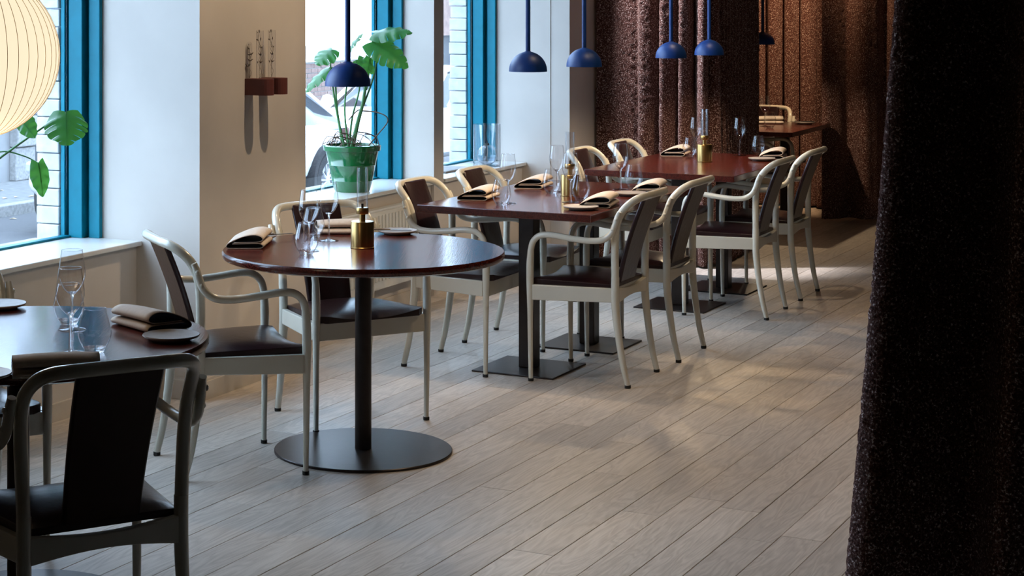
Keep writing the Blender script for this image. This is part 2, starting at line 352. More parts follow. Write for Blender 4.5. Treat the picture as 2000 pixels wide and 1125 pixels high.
# building with the slate door, seen through window 1
bA = thing('street_building', 'grey rendered building with a dark slate door across the street', 'building')
obj('wall', box((FX-4, 10, SZ+0.12), (FX, 18.95, 4.6)), STUCCO, bA)
obj('wall', box((FX-4, 20.75, SZ+0.12), (FX, 25.5, 4.6)), BRICKM, bA)
obj('wall', box((FX-4, 18.95, 2.3), (FX, 20.75, 4.6)), STUCCO, bA)
z = SZ+0.12
while z < 2.2:
    h = R.uniform(.3, .42); obj('stone', box((FX, 18.55, z), (FX+.12+R.uniform(-.02, .02), 18.95, z+h-0.012)), GRANITE, bA, bevel=0.015); z += h
dr = obj('door', box((FX-.25, 18.96, SZ+0.14), (FX-.18, 20.75, 2.3)), DOORM, bA)
obj('door_frame', box((FX-.19, 18.96, SZ+0.14), (FX-.02, 19.1, 2.3)), DOORM, bA, bevel=0.01)
obj('door_glass', box((FX-.18, 19.25, 0.30), (FX-.165, 20.7, 2.2)), DOORGL, dr)
for zz in (0.26, -0.18, SZ+0.16): obj('door_rail', box((FX-.18, 19.2, zz), (FX-.14, 20.7, zz+0.035)), STUCCO, dr, bevel=0.005)
obj('step', box((FX-.2, 18.8, SZ+0.12), (FX+.2, 20.9, SZ+0.17)), GRANITE, bA, bevel=0.01)
# low brick wall in the gap, each brick its own piece
lw = sroot('boundary_wall')
obj('mortar_core', box((FX-.12, 25.5, SZ+0.12), (FX+.07, 29.6, 0.66)), MORTAR, lw)['kind'] = 'structure'
bme = MB(); bme.box((-0.05, -0.108, -0.032), (0.05, 0.108, 0.032)); bme = bme.mesh('brick', BRICKM)
for row in range(16):
    z = SZ+0.12+0.036+row*0.0765
    for i in range(18):
        y = 25.62+i*0.229+(0.114 if row % 2 else 0)
        if y < 29.6:
            o = bpy.data.objects.new('brick', bme); C.objects.link(o); o.parent = lw; o.location = (FX+.04+R.uniform(-.006, .006), y, z); o['kind'] = 'structure'
obj('coping', box((FX-.18, 25.5, 0.66), (FX+.13, 29.6, 0.70)), MORTAR, lw, bevel=0.01)['kind'] = 'structure'
bB = thing('brick_building', 'brown brick building with a dark opening seen past the far window', 'building')
obj('wall', box((FX-.8, 31.0, SZ+0.12), (FX, 31.5, 4)), BRICKM, bB); obj('wall', box((FX-.8, 32.6, SZ+0.12), (FX, 45, 4)), BRICKM, bB)
obj('wall', box((FX-.8, 31.5, 1.0), (FX, 32.6, 4)), BRICKM, bB); obj('door', box((FX-.3, 31.5, SZ+0.12), (FX-.2, 32.6, 1.0)), DOORM, bB)
m = MB()
for i in range(60):
    x = R.uniform(-13.9, -12.0); y = R.uniform(14, 19.5); z = SZ+0.004 if x > -12.6 else SZ+0.124
    if -12.78 < x < -12.58: continue
    a = R.random()*6; l = R.uniform(.03, .06); c, s_ = math.cos(a)*l, math.sin(a)*l
    m.add([(x+c, y+s_, z+.004), (x-s_*.6, y+c*.6, z+.012), (x-c, y-s_, z+.003), (x+s_*.6, y-c*.6, z+.012)], [(0, 1, 2, 3)])
o = obj('fallen_leaves', m, DRYLEAF); tag(o, 'dry leaves scattered along the street kerb', 'leaves'); o['kind'] = 'stuff'

def car(loc, rz, label):
    t = thing('car', label, 'car', loc, rz, 'cars parked along the street')
    # local: front towards +y, half width .87, ground z=0
    st = [(-2.15, .42, .60, .62), (-2.05, .36, .93, .80), (-1.6, .30, 1.0, .86), (-.6, .26, 1.0, .88), (.6, .26, .98, .88), (1.1, .28, .95, .87), (1.7, .30, .86, .84), (2.1, .34, .70, .74), (2.2, .42, .58, .60)]
    m = MB(); vs = []; n = 12
    for y, zb, zt, hw in st:
        sec = [(-hw*.8, zb), (-hw*.97, zb+.1), (-hw, (zb+zt)/2), (-hw*.96, zt-.08), (-hw*.85, zt), (-hw*.4, zt+.02), (hw*.4, zt+.02), (hw*.85, zt), (hw*.96, zt-.08), (hw, (zb+zt)/2), (hw*.97, zb+.1), (hw*.8, zb)]
        vs += [(x, y, z) for x, z in sec]
    fs = [(j*n+i, j*n+(i+1) % n, (j+1)*n+(i+1) % n, (j+1)*n+i) for j in range(len(st)-1) for i in range(n)]
    fs += [tuple(range(n-1, -1, -1)), tuple((len(st)-1)*n+i for i in range(n))]; m.add(vs, fs)
    obj('body', m, CARP, t, smooth=True, sub=1)
    cab = [(-2.0, .92, .70), (-1.35, 1.36, .58), (-.5, 1.46, .60), (.1, 1.42, .60), (1.05, .93, .72)]
    def cabin(sc_, dz):
        mm = MB(); vs = []
        for y, zt, hw in cab:
            for x, z in ((-.80, .88), (-hw, zt-.07), (-hw*.8, zt), (hw*.8, zt), (hw, zt-.07), (.80, .88)): vs.append((x*sc_, y, z+(dz if z > .9 else 0)))
        mm.add(vs, [(j*6+i, j*6+i+1, (j+1)*6+i+1, (j+1)*6+i) for j in range(4) for i in range(5)]); return mm
    obj('glasshouse', cabin(1.0, 0), CARGL, t, smooth=True)
    rf = MB(); pr = [(-1.35, 1.37, .55), (-.5, 1.475, .57), (.1, 1.435, .57), (.35, 1.33, .60)]
    rf.add([(x, y, z) for y, z, hw in pr for x in (-hw, -hw*.5, hw*.5, hw)], [(j*4+i, j*4+i+1, (j+1)*4+i+1, (j+1)*4+i) for j in range(3) for i in range(3)])
    r_ = obj('roof', rf, CARP, t, smooth=True); sd = r_.modifiers.new('s', 'SOLIDIFY'); sd.thickness = .04
    for s in (-1, 1):
        for a, b in (((s*.73, 1.05, .93), (s*.585, .15, 1.40)), ((s*.80, -.25, .93), (s*.61, -.3, 1.42)), ((s*.74, -1.95, .93), (s*.57, -1.3, 1.35))):
            mm = MB(); mm.tube([a, b], .035, 6); obj('pillar', mm, CARP, t)
        mm = MB(); mm.lathe([(.0, -.09), (.08, -.12), (.1, .0), (.06, .08), (0, .1)], 10, (s*.93, .62, 1.0)); obj('mirror', mm, CARP, t, smooth=True)
        mm = MB(); mm.box((s*.55-.16, 2.02, .62), (s*.55+.16, 2.14, .74)); obj('head_light', mm, HEADL, t, bevel=.03)
        mm = MB(); mm.box((s*.62-.14, -2.13, .72), (s*.62+.14, -2.04, .88)); obj('tail_light', mm, REDBLOCK, t, bevel=.03)
        for y in (-1.35, 1.35):
            wm = MB(); wm.lathe([(.2, -.1), (.29, -.1), (.33, -.06), (.33, .06), (.29, .1), (.2, .1)], 32, (s*.80, y, .33), 'x', close=True)
            wh = obj('wheel', wm, TYRE, t, smooth=True)
            am = MB(); am.lathe([(.335, -.12), (.40, -.12), (.40, .085), (.335, .085)], 32, (s*.80, y, .33), 'x', close=True); obj('wheel_arch', am, TYRE, t, smooth=True)
            rm = MB(); rm.lathe([(.185, -.08), (.215, -.08), (.215, .085), (.195, .085)], 32, (s*.80, y, .33), 'x', close=True)
            rm.lathe([(.0, .0), (.05, .0), (.05, .08*1), (0, .085)] if s > 0 else [(.0, -.085), (.05, -.08), (.05, 0), (0, 0)], 12, (s*.80, y, .33), 'x')
            for k in range(10):
                a = k*math.pi/5; xx = s*(.80+.07)
                rm.tube([(xx, y+.03*math.cos(a), .33+.03*math.sin(a)), (xx, y+.2*math.cos(a+.08), .33+.2*math.sin(a+.08))], .013, 6)
            obj('rim', rm, RIM, wh, smooth=True)
    return t
c1 = car((-10.75, 17.25, SZ), math.pi, 'white car whose rear wheel shows through the middle window')
c2 = dup(c1, (-10.8, 22.7, SZ), math.pi, 'white car parked further along, beyond the wheel seen behind the plant', 'cars parked along the street')

# ================================================================ CURTAINS
def curtain(name, label, path, z0, z1, amp, wave, flat=0.0, du=0.012, dz=0.05, fuzz=0.0, flare=0.0, seed=1, amps=None):
    rr = random.Random(seed); P = spline([(x, y, 0) for x, y in path], 40)
    d = [0]
    for i in range(1, len(P)): d.append(d[-1]+(P[i]-P[i-1]).length)
    Ltot = d[-1]; nu = int(Ltot/du); nz = max(2, int((z1-z0)/dz)); j = 0; vs = np.zeros((nu+1, nz+1, 3))
    ph = 0; pj = rr.random()*6
    for i in range(nu+1):
        s = Ltot*i/nu
        while j < len(d)-2 and d[j+1] < s: j += 1
        t = (s-d[j])/max(1e-6, d[j+1]-d[j]); p = P[j].lerp(P[j+1], min(1, t)); tg = (P[min(j+2, len(P)-1)]-P[max(j-1, 0)]).normalized(); nm = Vector((tg.y, -tg.x, 0))
        a = amp*min(1, max(0.08, (s-flat)/0.12)) if flat else amp
        wl = wave*(1+.35*math.sin(s*3.1+pj)); ph += 2*math.pi*(Ltot/nu)/wl
        for k in range(nz+1):
            f = k/nz; z = z0+(z1-z0)*f
            off = a*(1.0+.35*(1-f))*(math.sin(ph+.35*math.sin(f*3+s*2))+.28*math.sin(2*ph+1+f))
            q = p+nm*off
            if flare: q = q-tg*flare*(1-f)**1.3*(1-s/Ltot)
            vs[i, k] = (q.x, q.y, z)
    if fuzz:
        rng = np.random.default_rng(seed); vs += rng.normal(0, fuzz, vs.shape)
    n1 = nz+1; V = vs.reshape(-1, 3); F = [(i*n1+k, (i+1)*n1+k, (i+1)*n1+k+1, i*n1+k+1) for i in range(nu) for k in range(nz)]
    me = bpy.data.meshes.new(name); me.from_pydata(V.tolist(), [], F); me.materials.append(BOUCLE); me.polygons.foreach_set('use_smooth', [True]*len(F))
    o = obj(name, me, None); sd = o.modifiers.new('s', 'SOLIDIFY'); sd.thickness = .012; sd.offset = 0
    return tag(o, label, 'curtain')
curtain('curtain', 'brown boucle divider curtain with tight folds behind the row of tables', [(-4.07, 11.33), (-3.9, 11.31), (-3.6, 11.3), (-3.40, 11.31), (-3.345, 11.42), (-3.36, 11.8), (-3.40, 12.5)], 0.015, 3.28, .055, .118, flat=.22, fuzz=.0016, dz=.014, du=.009, seed=3)
curtain('curtain', 'brown boucle curtain lit warm behind the far alcove table', [(-4.05, 14.98), (-3.6, 14.95), (-3.2, 14.85), (-2.9, 14.75)], 0.015, 3.28, .035, .2, fuzz=.0009, dz=.016, du=.012, seed=5)
curtain('curtain', 'brown boucle curtain panel hanging right of the alcove table', [(-3.30, 14.12), (-3.05, 14.22), (-2.7, 14.35), (-2.2, 14.4), (-1.4, 14.42)], 0.02, 3.28, .045, .22, fuzz=.0009, dz=.016, du=.012, seed=8)
curtain('curtain', 'large dark boucle curtain hanging close by at the right, almost black', [(-.80, 4.60), (-.64, 4.62), (-.3, 4.60), (.3, 4.62), (.9, 4.6)], 0.02, 3.28, .035, .3, fuzz=.0011, dz=.009, du=.009, flare=.23, seed=11)

# ================================================================ CHAIRS
def make_chair():
    t = thing('armchair', '', 'chair')
    # back frame: posts and top rail, one bent tube
    def post(z):  # y of the post centre at height z
        return -.158-.060*max(0, (z-.40)/.41)**1.5
    X = .199
    half = [(-.199, -.158, .36), (-.200, -.158, .47), (-.204, -.158, .58), (-.208, -.162, .66), (-.211, -.174, .715), (-.210, -.197, .759), (-.197, -.230, .793), (-.170, -.256, .811), (-.125, -.269, .816), (-.065, -.273, .817), (0, -.274, .8175)]
    path = half+[(-x, y, z) for x, y, z in reversed(half[:-1])]
    m = MB(); m.tube(spline(path, 4), .0168, 12); obj('back_frame', m, CREAM, t, smooth=True)
    for s in (-1, 1):
        m = MB(); pl = spline([(s*X, -.158, .47), (s*X, -.158, .36), (s*.199, -.170, .24), (s*.198, -.190, .11), (s*.197, -.213, .012)], 5); n = len(pl)
        m.tube(pl, [.0178-.0055*max(0, (i/(n-1)-.3)/.7) for i in range(n)], 12); lg = obj('leg', m, CREAM, t, smooth=True)
        m = MB(); m.lathe([(.0, 0), (.0125, 0), (.0135, .003), (.0135, .013), (0, .013)], 12, (s*.197, -.213, 0)); obj('foot_cap', m, RUBBER, lg, smooth=True)
        m = MB(); pl = spline([(s*.247, .209, .575), (s*.247, .213, .50), (s*.247, .213, .38), (s*.247, .212, .2), (s*.246, .210, .012)], 5); n = len(pl)
        m.tube(pl, [.0139+.0026*math.sin(math.pi*min(1, i/(n-1)*1.6))-.0042*max(0, (i/(n-1)-.4)/.6) for i in range(n)], 12); lg = obj('leg', m, CREAM, t, smooth=True)
        m = MB(); m.lathe([(.0, 0), (.0115, 0), (.0125, .003), (.0125, .013), (0, .013)], 12, (s*.246, .210, 0)); obj('foot_cap', m, RUBBER, lg, smooth=True)
        ar = [(s*.240, -.192, .755), (s*.241, -.182, .73), (s*.242, -.173, .700), (s*.244, -.155, .660), (s*.248, -.115, .632), (s*.25, -.05, .626), (s*.25, .03, .632), (s*.25, .11, .641), (s*.249, .165, .636), (s*.248, .197, .610), (s*.247, .209, .572), (s*.247, .212, .55)]
        m = MB(); pa = spline(ar, 4); n = len(pa)
        m.tube(pa, [.0105+.0032*min(1, i/6) for i in range(n)], 12); arm = obj('armrest', m, CREAM, t, smooth=True)
        for zz, yy in ((.725, -.182), (.68, -.166)):
            m = MB(); m.lathe([(0, -.002), (.008, -.002), (.008, .003), (.005, .006), (0, .007)], 12, (0, 0, 0), 'x')
            b = obj('bolt', m, CREAM, arm, smooth=True); b.location = (s*.253, yy, zz); b.rotation_euler = (0, 0, 0 if s > 0 else math.pi)
    # apron
    m = MB()
    for s in (-1, 1):
        x = s*.232; m.add([(s*.236, .2, .355), (s*.258, .2, .355), (s*.210, -.155, .362), (s*.188, -.155, .362), (s*.236, .2, .422), (s*.258, .2, .422), (s*.210, -.155, .422), (s*.188, -.155, .422)],
                          [(0,1,2,3),(4,7,6,5),(0,4,5,1),(1,5,6,2),(2,6,7,3),(3,7,4,0)])
    m.box((-.24, .196, .352), (.24, .218, .42))
    n = 12; vs = []
    for i in range(n+1):
        x = -.2+.4*i/n; zb = .355+.018*math.sin(math.pi*i/n); zt_ = .425-.016*math.sin(math.pi*i/n)
        vs += [(x, -.17, zb), (x, -.148, zb), (x, -.148, zt_), (x, -.17, zt_)]
    m.add(vs, [(i*4+k, i*4+(k+1) % 4, i*4+4+(k+1) % 4, i*4+4+k) for i in range(n) for k in range(4)])
    obj('seat_frame', m, CREAM, t, bevel=.003)
    # seat pad, saddle shaped
    nx, ny = 16, 14; vs = []; fs = []
    for side in (0, 1):
        for j in range(ny+1):
            for i in range(nx+1):
                u = -1+2*i/nx; v = j/ny; y = -.148+.378*v; hw = .190+.050*min(1, v*1.05)
                if v > .88: hw *= 1-.15*((v-.88)/.12)**2
                if y > .175 and abs(u) > .9 : pass
                e = max(abs(u)**6, abs(2*v-1)**8); dome = .016*(1-u*u)*(1-(2*v-1)**2)+.012*(1-abs(u)**3)*0 + .010*abs(u)**2*v - .014*(1-u*u)*v**3
                z = .448+dome-.012*e if side == 0 else .418
                vs.append((u*hw*(1-.012*e), y, z))
    W = (nx+1)*(ny+1)
    for j in range(ny):
        for i in range(nx):
            a = j*(nx+1)+i; fs += [(a, a+1, a+nx+2, a+nx+1), (W+a, W+a+nx+1, W+a+nx+2, W+a+1)]
    rim = [i for i in range(nx+1)]+[(j)*(nx+1)+nx for j in range(1, ny+1)]+[ny*(nx+1)+i for i in range(nx-1, -1, -1)]+[j*(nx+1) for j in range(ny-1, 0, -1)]
    for k in range(len(rim)): a, b = rim[k], rim[(k+1) % len(rim)]; fs.append((a, W+a, W+b, b))
    m = MB(); m.add(vs, fs); obj('seat', m, LEATHER, t, smooth=True, bevel=.012)
    # leather back panel
    vs = []; nz_ = 14; nx_ = 8
    for th in (0, 1):
        for j in range(nz_+1):
            f = j/nz_; z = .428+.394*f; y = -.120-.128*f+.012*math.sin(math.pi*f)
            hw = .097+.014*f
            for i in range(nx_+1):
                u = -1+2*i/nx_; vs.append((u*hw, y-.012*u*u*0-(.026 if th else 0)+(.0 if th else -.006*u**4), z))
    W = (nx_+1)*(nz_+1); fs = []
    for j in range(nz_):
        for i in range(nx_):
            a = j*(nx_+1)+i; fs += [(a, a+1, a+nx_+2, a+nx_+1), (W+a, W+a+nx_+1, W+a+nx_+2, W+a+1)]
    rim = [i for i in range(nx_+1)]+[j*(nx_+1)+nx_ for j in range(1, nz_+1)]+[nz_*(nx_+1)+i for i in range(nx_-1, -1, -1)]+[j*(nx_+1) for j in range(nz_-1, 0, -1)]
    for k in range(len(rim)): a, b = rim[k], rim[(k+1) % len(rim)]; fs.append((a, W+a, W+b, b))
    m = MB(); m.add(vs, fs); obj('backrest', m, LEATHER, t, smooth=True, bevel=.006)
    return t
chair0 = make_chair(); first = [True]
def chair(x, y, fx, fy, label, group):
    rz = math.atan2(-fx, fy)
    if first[0]:
        first[0] = False; chair0.location = (x, y, 0); chair0.rotation_euler = (0, 0, rz); chair0['label'] = label; chair0['group'] = group; return chair0
    return dup(chair0, (x, y, 0), rz, label, group)
G1, G2 = 'armchairs at the round tables', 'armchairs along the rectangular tables'
chair(-2.655, 3.715, -.845, .535, 'cream framed armchair with its black leather back turned to us, nearest of all', G1)
chair(-3.70, 4.50, .80, -.60, 'cream armchair mostly cut off, beyond the nearest round table under the lantern', G1)
chair(-3.45, 5.74, .68, .733, 'cream armchair seen side on between the two round tables, arms towards us', G1)
chair(-3.425, 6.607, .83, -.557, 'cream armchair behind the whole round table, facing us in front of the pier', G1)
chair(-3.445, 7.825, 1, -.01, 'window side cream armchair at the near end of the middle table', G2)
chair(-3.44, 8.49, 1, 0, 'window side cream armchair at the far end of the middle table', G2)
chair(-2.82, 7.838, -1, 0, 'aisle side cream armchair at the near end of the middle table', G2)
chair(-2.80, 8.49, -1, 0, 'aisle side cream armchair at the far end of the middle table', G2)
chair(-3.40, 9.9, 1, 0, 'window side cream armchair at the near end of the table before the curtain', G2)
chair(-3.39, 10.55, 1, 0, 'window side cream armchair at the far end of the table before the curtain', G2)
chair(-2.74, 9.80, -1, 0, 'aisle side cream armchair at the near end of the table before the curtain', G2)
chair(-2.735, 10.5, -1, 0, 'aisle side cream armchair at the far end of the table before the curtain', G2)
chair(-3.84, 14.30, 0, -1, 'cream armchair at the head of the alcove table, only its top rail showing', G2)
chair(-3.60, 13.36, 1, 0, 'cream armchair tucked under the alcove table, only one curved arm showing', G2)

# ================================================================ TABLES
TH = .74
def round_table(x, y, label):
    t = thing('round_table', label, 'table', (x, y, 0), math.radians(20), 'round pedestal tables')
    m = MB(); m.lathe([(0, .708), (.500, .708), (.515, .714), (.5188, .722), (.5188, .734), (.515, .74), (0, .74)], 96); obj('tabletop', m, OAK, t, smooth=True)
    m = MB(); m.lathe([(0, .008), (.0305, .008), (.0305, .70), (0, .70)], 32); obj('column', m, STEEL, t, smooth=True)
    m = MB(); m.lathe([(0, 0), (.3275, 0), (.3275, .007), (.325, .0095), (0, .0095)], 96); obj('base_plate', m, STEEL, t, smooth=True)
    m = MB(); m.box((-.22, -.03, .698), (.22, .03, .708)); m.box((-.03, -.22, .698), (.03, .22, .708)); obj('spider', m, STEEL, t)
    return t
round_table(-3.107, 6.131, 'whole round dark red table on a disc base between the pier and the aisle')
round_table(-3.13, 4.10, 'round dark table cut off by the frame edge, behind the nearest armchair')
def rect_table(x0, x1, y0, y1, peds, label, rz=0, col=.037, base=.195):
    cx, cy = (x0+x1)/2, (y0+y1)/2; t = thing('dining_table', label, 'table', (cx, cy, 0), rz, 'rectangular pedestal tables')
    hx, hy = (x1-x0)/2, (y1-y0)/2
    obj('tabletop', box((-hx, -hy, .707), (hx, hy, TH)), OAK, t, bevel=.003)
    for px, py in peds:
        px -= cx; py -= cy
        obj('column', box((px-col, py-col, .008), (px+col, py+col, .70)), STEEL, t, bevel=.004)
        obj('base_plate', box((px-base, py-base, 0), (px+base, py+base, .008)), STEEL, t, bevel=.002)
        obj('spider', box((px-.25, py-.03, .697), (px+.25, py+.03, .707)), STEEL, t)
    return t
rect_table(-3.553, -2.725, 7.565, 8.945, [(-3.13, 7.85), (-3.11, 8.53)], 'rectangular dark red table in the middle, set for four with an oil lamp', -math.radians(1.5))
rect_table(-3.50, -2.67, 9.58, 10.975, [(-3.05, 9.84), (-3.03, 10.55)], 'rectangular dark red table before the divider curtain, set for two', -math.radians(1.5))
rect_table(-3.80, -3.215, 12.9, 14.05, [(-3.50, 13.83)], 'small dark red table lit warm in the curtained alcove', 0, .03, .14)

# ================================================================ TABLEWARE
def make_wine():
    t = thing('wine_glass', '', 'glass')
    m = MB(); m.shell([(.004, .100), (.013, .104), (.024, .116), (.033, .133), (.0375, .150), (.0372, .165), (.034, .190), (.0295, .222)], 32); obj('bowl', m, GLASS, t, smooth=True)
    m = MB(); m.lathe([(0, .004), (.007, .0065), (.0045, .018), (.0036, .05), (.0036, .085), (.0055, .098), (.012, .1035), (.013, .105), (.006, .1055), (0, .107)], 16); obj('stem', m, SGLASS, t, smooth=True)
    m = MB(); m.lathe([(0, 0), (.037, 0), (.0385, .001), (.0375, .0022), (.02, .0035), (.007, .0068), (0, .0075)], 32); obj('foot', m, SGLASS, t, smooth=True)
    m = MB(); m.tube([(.0295*math.cos(a), .0295*math.sin(a), .222) for a in [i*math.pi/16 for i in range(33)]], .0006, 5); obj('rim', m, SGLASS, t, smooth=True)
    return t
def make_tumbler():
    t = thing('stemless_glass', '', 'glass')
    m = MB(); m.shell([(.022, .008), (.030, .014), (.039, .030), (.0435, .045), (.0435, .055), (.040, .075), (.034, .098), (.030, .115)], 32); obj('bowl', m, GLASS, t, smooth=True)
    m = MB(); m.lathe([(0, 0), (.021, 0), (.0245, .003), (.027, .010), (.030, .0142), (.026, .0125), (.015, .0085), (0, .0075)], 32); obj('base', m, SGLASS, t, smooth=True)
    m = MB(); m.tube([(.030*math.cos(a), .030*math.sin(a), .115) for a in [i*math.pi/16 for i in range(33)]], .0006, 5); obj('rim', m, SGLASS, t, smooth=True)
    return t
def make_lamp():
    t = thing('oil_lamp', '', 'lamp')
    m = MB(); m.lathe([(0, 0), (.043, 0), (.0445, .001), (.0445, .004), (.0432, .005), (.0432, .096), (.042, .0985), (0, .0985)], 40); obj('base', m, BRASS, t, smooth=True)
    m = MB(); m.lathe([(0, .0985), (.011, .0985), (.011, .126), (0, .126)], 24); obj('neck', m, BRASS, t, smooth=True)
    m = MB(); m.lathe([(0, .126), (.022, .126), (.0235, .128), (.0235, .146), (.022, .149), (0, .149)], 32); obj('collar', m, BRASS, t, smooth=True)
    m = MB(); m.lathe([(0, .149), (.0045, .149), (.0045, .163), (0, .165)], 12); obj('wick_holder', m, RUBBER, t, smooth=True)
    m = MB(); m.lathe([(.0195, .149), (.021, .149), (.021, .298), (.0195, .298)], 32, close=True); obj('chimney', m, GLASS, t, smooth=True)
    return t
def make_plate():
    t = thing('bread_plate', '', 'plate')
    m = MB(); m.lathe([(0, 0), (.05, 0), (.055, .004), (.074, .010), (.0775, .014), (.0765, .0165), (.073, .0155), (.06, .0135), (0, .013)], 48)
    obj('dish', m, STONEWARE, t, smooth=True); return t
def make_napkin(sc_=1.0, seed=0):
    rr = random.Random(seed)
    sec = spline([(0, y, z) for y, z in ((-.052, .021), (.0, .022), (.05, .0225), (.067, .014), (.055, .0035), (0, .0025), (-.06, .0025), (-.076, .010), (-.062, .027), (-.012, .050), (.03, .058), (.056, .052), (.065, .040), (.05, .030), (0, .0275), (-.045, .027))], 4)
    L = .105; nl = 8; n = len(sec); vs = []
    for i in range(nl+1):
        f = -1+2*i/nl
        for q in sec:
            vs.append((f*L+q.y*.10*rr.uniform(.9, 1), -q.y*(1+.05*f)*sc_, max(.0025, q.z*(1-.06*f*f+.05*f))))
    m = MB(); m.add(vs, [(i*n+k, i*n+k+1, (i+1)*n+k+1, (i+1)*n+k) for i in range(nl) for k in range(n-1)])
    me = bpy.data.meshes.new('napkin'); me.from_pydata(m.v, [], m.f)
    for q in (NAPOUT, NAPIN): me.materials.append(q)
    me.polygons.foreach_set('use_smooth', [True]*len(m.f))
    o = obj('napkin', me, None); sd = o.modifiers.new('s', 'SOLIDIFY'); sd.thickness = .0022; sd.offset = 0; sd.material_offset = 1; sd.material_offset_rim = 0
    return o
wine0, tumb0, lamp0, plate0, nap0 = make_wine(), make_tumbler(), make_lamp(), make_plate(), make_napkin()
protos = {'w': [wine0, 0, 'wine glasses on the tables'], 't': [tumb0, 0, 'stemless glasses on the tables'], 'l': [lamp0, 0, 'brass oil lamps on the tables'], 'p': [plate0, 0, 'bread plates on the tables'], 'n': [nap0, 0, 'folded napkins on the tables']}
def put(k, x, y, label, deg=0, z=TH):
    p = protos[k]; o = p[0]
    if p[1] == 0: o.location = (x, y, z); o.rotation_euler = (0, 0, math.radians(deg)); o['label'] = label; o['group'] = p[2]
    else: o = dup(p[0], (x, y, z), math.radians(deg), label, p[2])
    p[1] += 1
    if k == 'n': o['category'] = 'napkin'
    return o
# whole round table
put('w', -3.336, 6.292, 'taller looking wine glass just left of the oil lamp on the whole round table')
put('w', -3.264, 6.001, 'wine glass standing behind the front stemless glass on the whole round table')
put('t', -3.222, 5.905, 'stemless glass at the front of the cluster on the whole round table')
put('t', -3.431, 6.345, 'stemless glass behind the wine glasses on the whole round table')
put('l', -3.129, 6.168, 'brass oil lamp with glass chimney on the whole round table')
put('p', -3.193, 6.596, 'small plate with a knife on the far edge of the whole round table')
put('p', -3.60, 6.20, 'small plate under the crumpled napkin on the whole round table')
put('n', -3.40, 6.53, 'long beige napkin roll behind the glasses on the whole round table', 28)
put('n', -3.53, 6.03, 'beige and navy napkin folded open at the left of the whole round table', 112)
# nearest round table
put('w', -3.066, 4.259, 'wine glass with its foot showing on the nearest round table')
put('w', -2.866, 3.973, 'wine glass in front, stem hidden by a napkin on the nearest round table')
put('t', -2.815, 4.010, 'large looking stemless glass at the napkin end on the nearest round table')
put('t', -3.125, 4.325, 'stemless glass behind the wine glasses on the nearest round table')
put('n', -2.905, 4.40, 'greyish napkin beside the plate at the far edge of the nearest round table', -25)
put('n', -2.735, 3.73, 'brown looking napkin just behind the nearest armchair rail', 33)
put('p', -2.737, 4.255, 'dark rimmed plate near the right edge of the nearest round table')
put('p', -3.469, 4.456, 'plate at the far left edge of the nearest round table, cut by the frame')
put('p', -2.864, 3.60, 'plate at the near left of the nearest round table, cut by the frame')
# middle table
put('t', -3.228, 7.734, 'stemless glass nearest the window side napkin on the middle table')
put('w', -3.234, 7.826, 'wine glass nearest the window at the near end of the middle table')
put('t', -3.214, 8.315, 'stemless glass left of the oil lamp on the middle table')
put('w', -3.216, 8.394, 'wine glass left of and behind the oil lamp on the middle table')
put('l', -3.104, 8.269, 'brass oil lamp mostly hidden by glasses on the middle table')
put('w', -3.0, 7.998, 'wine glass standing in front of the oil lamp on the middle table')
put('t', -2.985, 8.09, 'stemless glass just right of the oil lamp on the middle table')
put('w', -2.988, 8.651, 'wine glass at the far aisle setting of the middle table')
put('t', -2.95, 8.735, 'stemless glass at the far aisle setting of the middle table')
put('n', -3.43, 7.95, 'beige napkin at the near window side setting of the middle table', 98)
put('n', -3.40, 8.56, 'beige napkin at the far window side setting of the middle table', 98)
put('n', -2.83, 7.91, 'pale napkin at the near aisle setting of the middle table', 100)
put('n', -2.825, 8.60, 'pale napkin at the far aisle setting of the middle table', 100)
put('p', -2.855, 7.742, 'bread plate at the near aisle setting of the middle table')
put('p', -2.85, 8.40, 'bread plate at the far aisle setting of the middle table')
# table before the curtain
put('n', -3.36, 10.72, 'beige napkin at the window side of the table before the curtain', 98)
put('n', -2.80, 10.79, 'pale napkin at the aisle side of the table before the curtain', 100)
put('p', -2.81, 10.58, 'bread plate at the aisle side of the table before the curtain')
put('l', -3.078, 10.352, 'brass oil lamp standing clear on the table before the curtain')
put('w', -3.266, 10.807, 'wine glass left of the oil lamp on the table before the curtain')
put('t', -3.242, 10.616, 'stemless glass left of the oil lamp on the table before the curtain')
put('w', -3.02, 10.87, 'wine glass at the aisle side of the table before the curtain')
put('t', -2.925, 10.93, 'stemless glass at the aisle side of the table before the curtain')
# alcove table
put('w', -3.55, 13.45, 'wine glass in front of the napkin on the alcove table')
put('t', -3.475, 13.30, 'stemless glass on the alcove table')
put('w', -3.70, 13.55, 'wine glass half hidden by the divider curtain on the alcove table')
put('n', -3.62, 13.78, 'upright looking pale napkin on the alcove table', 20)
put('p', -3.36, 13.85, 'bread plate at the aisle end of the alcove table')
m = MB(); m.add([(-.04, -.02, 0), (.04, -.02, 0), (.04, 0, .07), (-.04, 0, .07), (.04, .02, 0), (-.04, .02, 0), (-.04, -.0185, 0), (.04, -.0185, 0), (.04, 0, .067), (-.04, 0, .067), (.04, .0185, 0), (-.04, .0185, 0)],
                [(0,1,2,3),(3,2,4,5),(6,9,8,7),(9,11,10,8),(0,6,7,1),(5,4,10,11),(0,3,9,6),(3,5,11,9),(1,7,8,2),(2,8,10,4)])
o = obj('tent_card', m, CARD, loc=(-3.60, 13.22, TH)); o.rotation_euler = (0, 0, math.radians(70)); tag(o, 'small folded pale card standing on the alcove table', 'card')
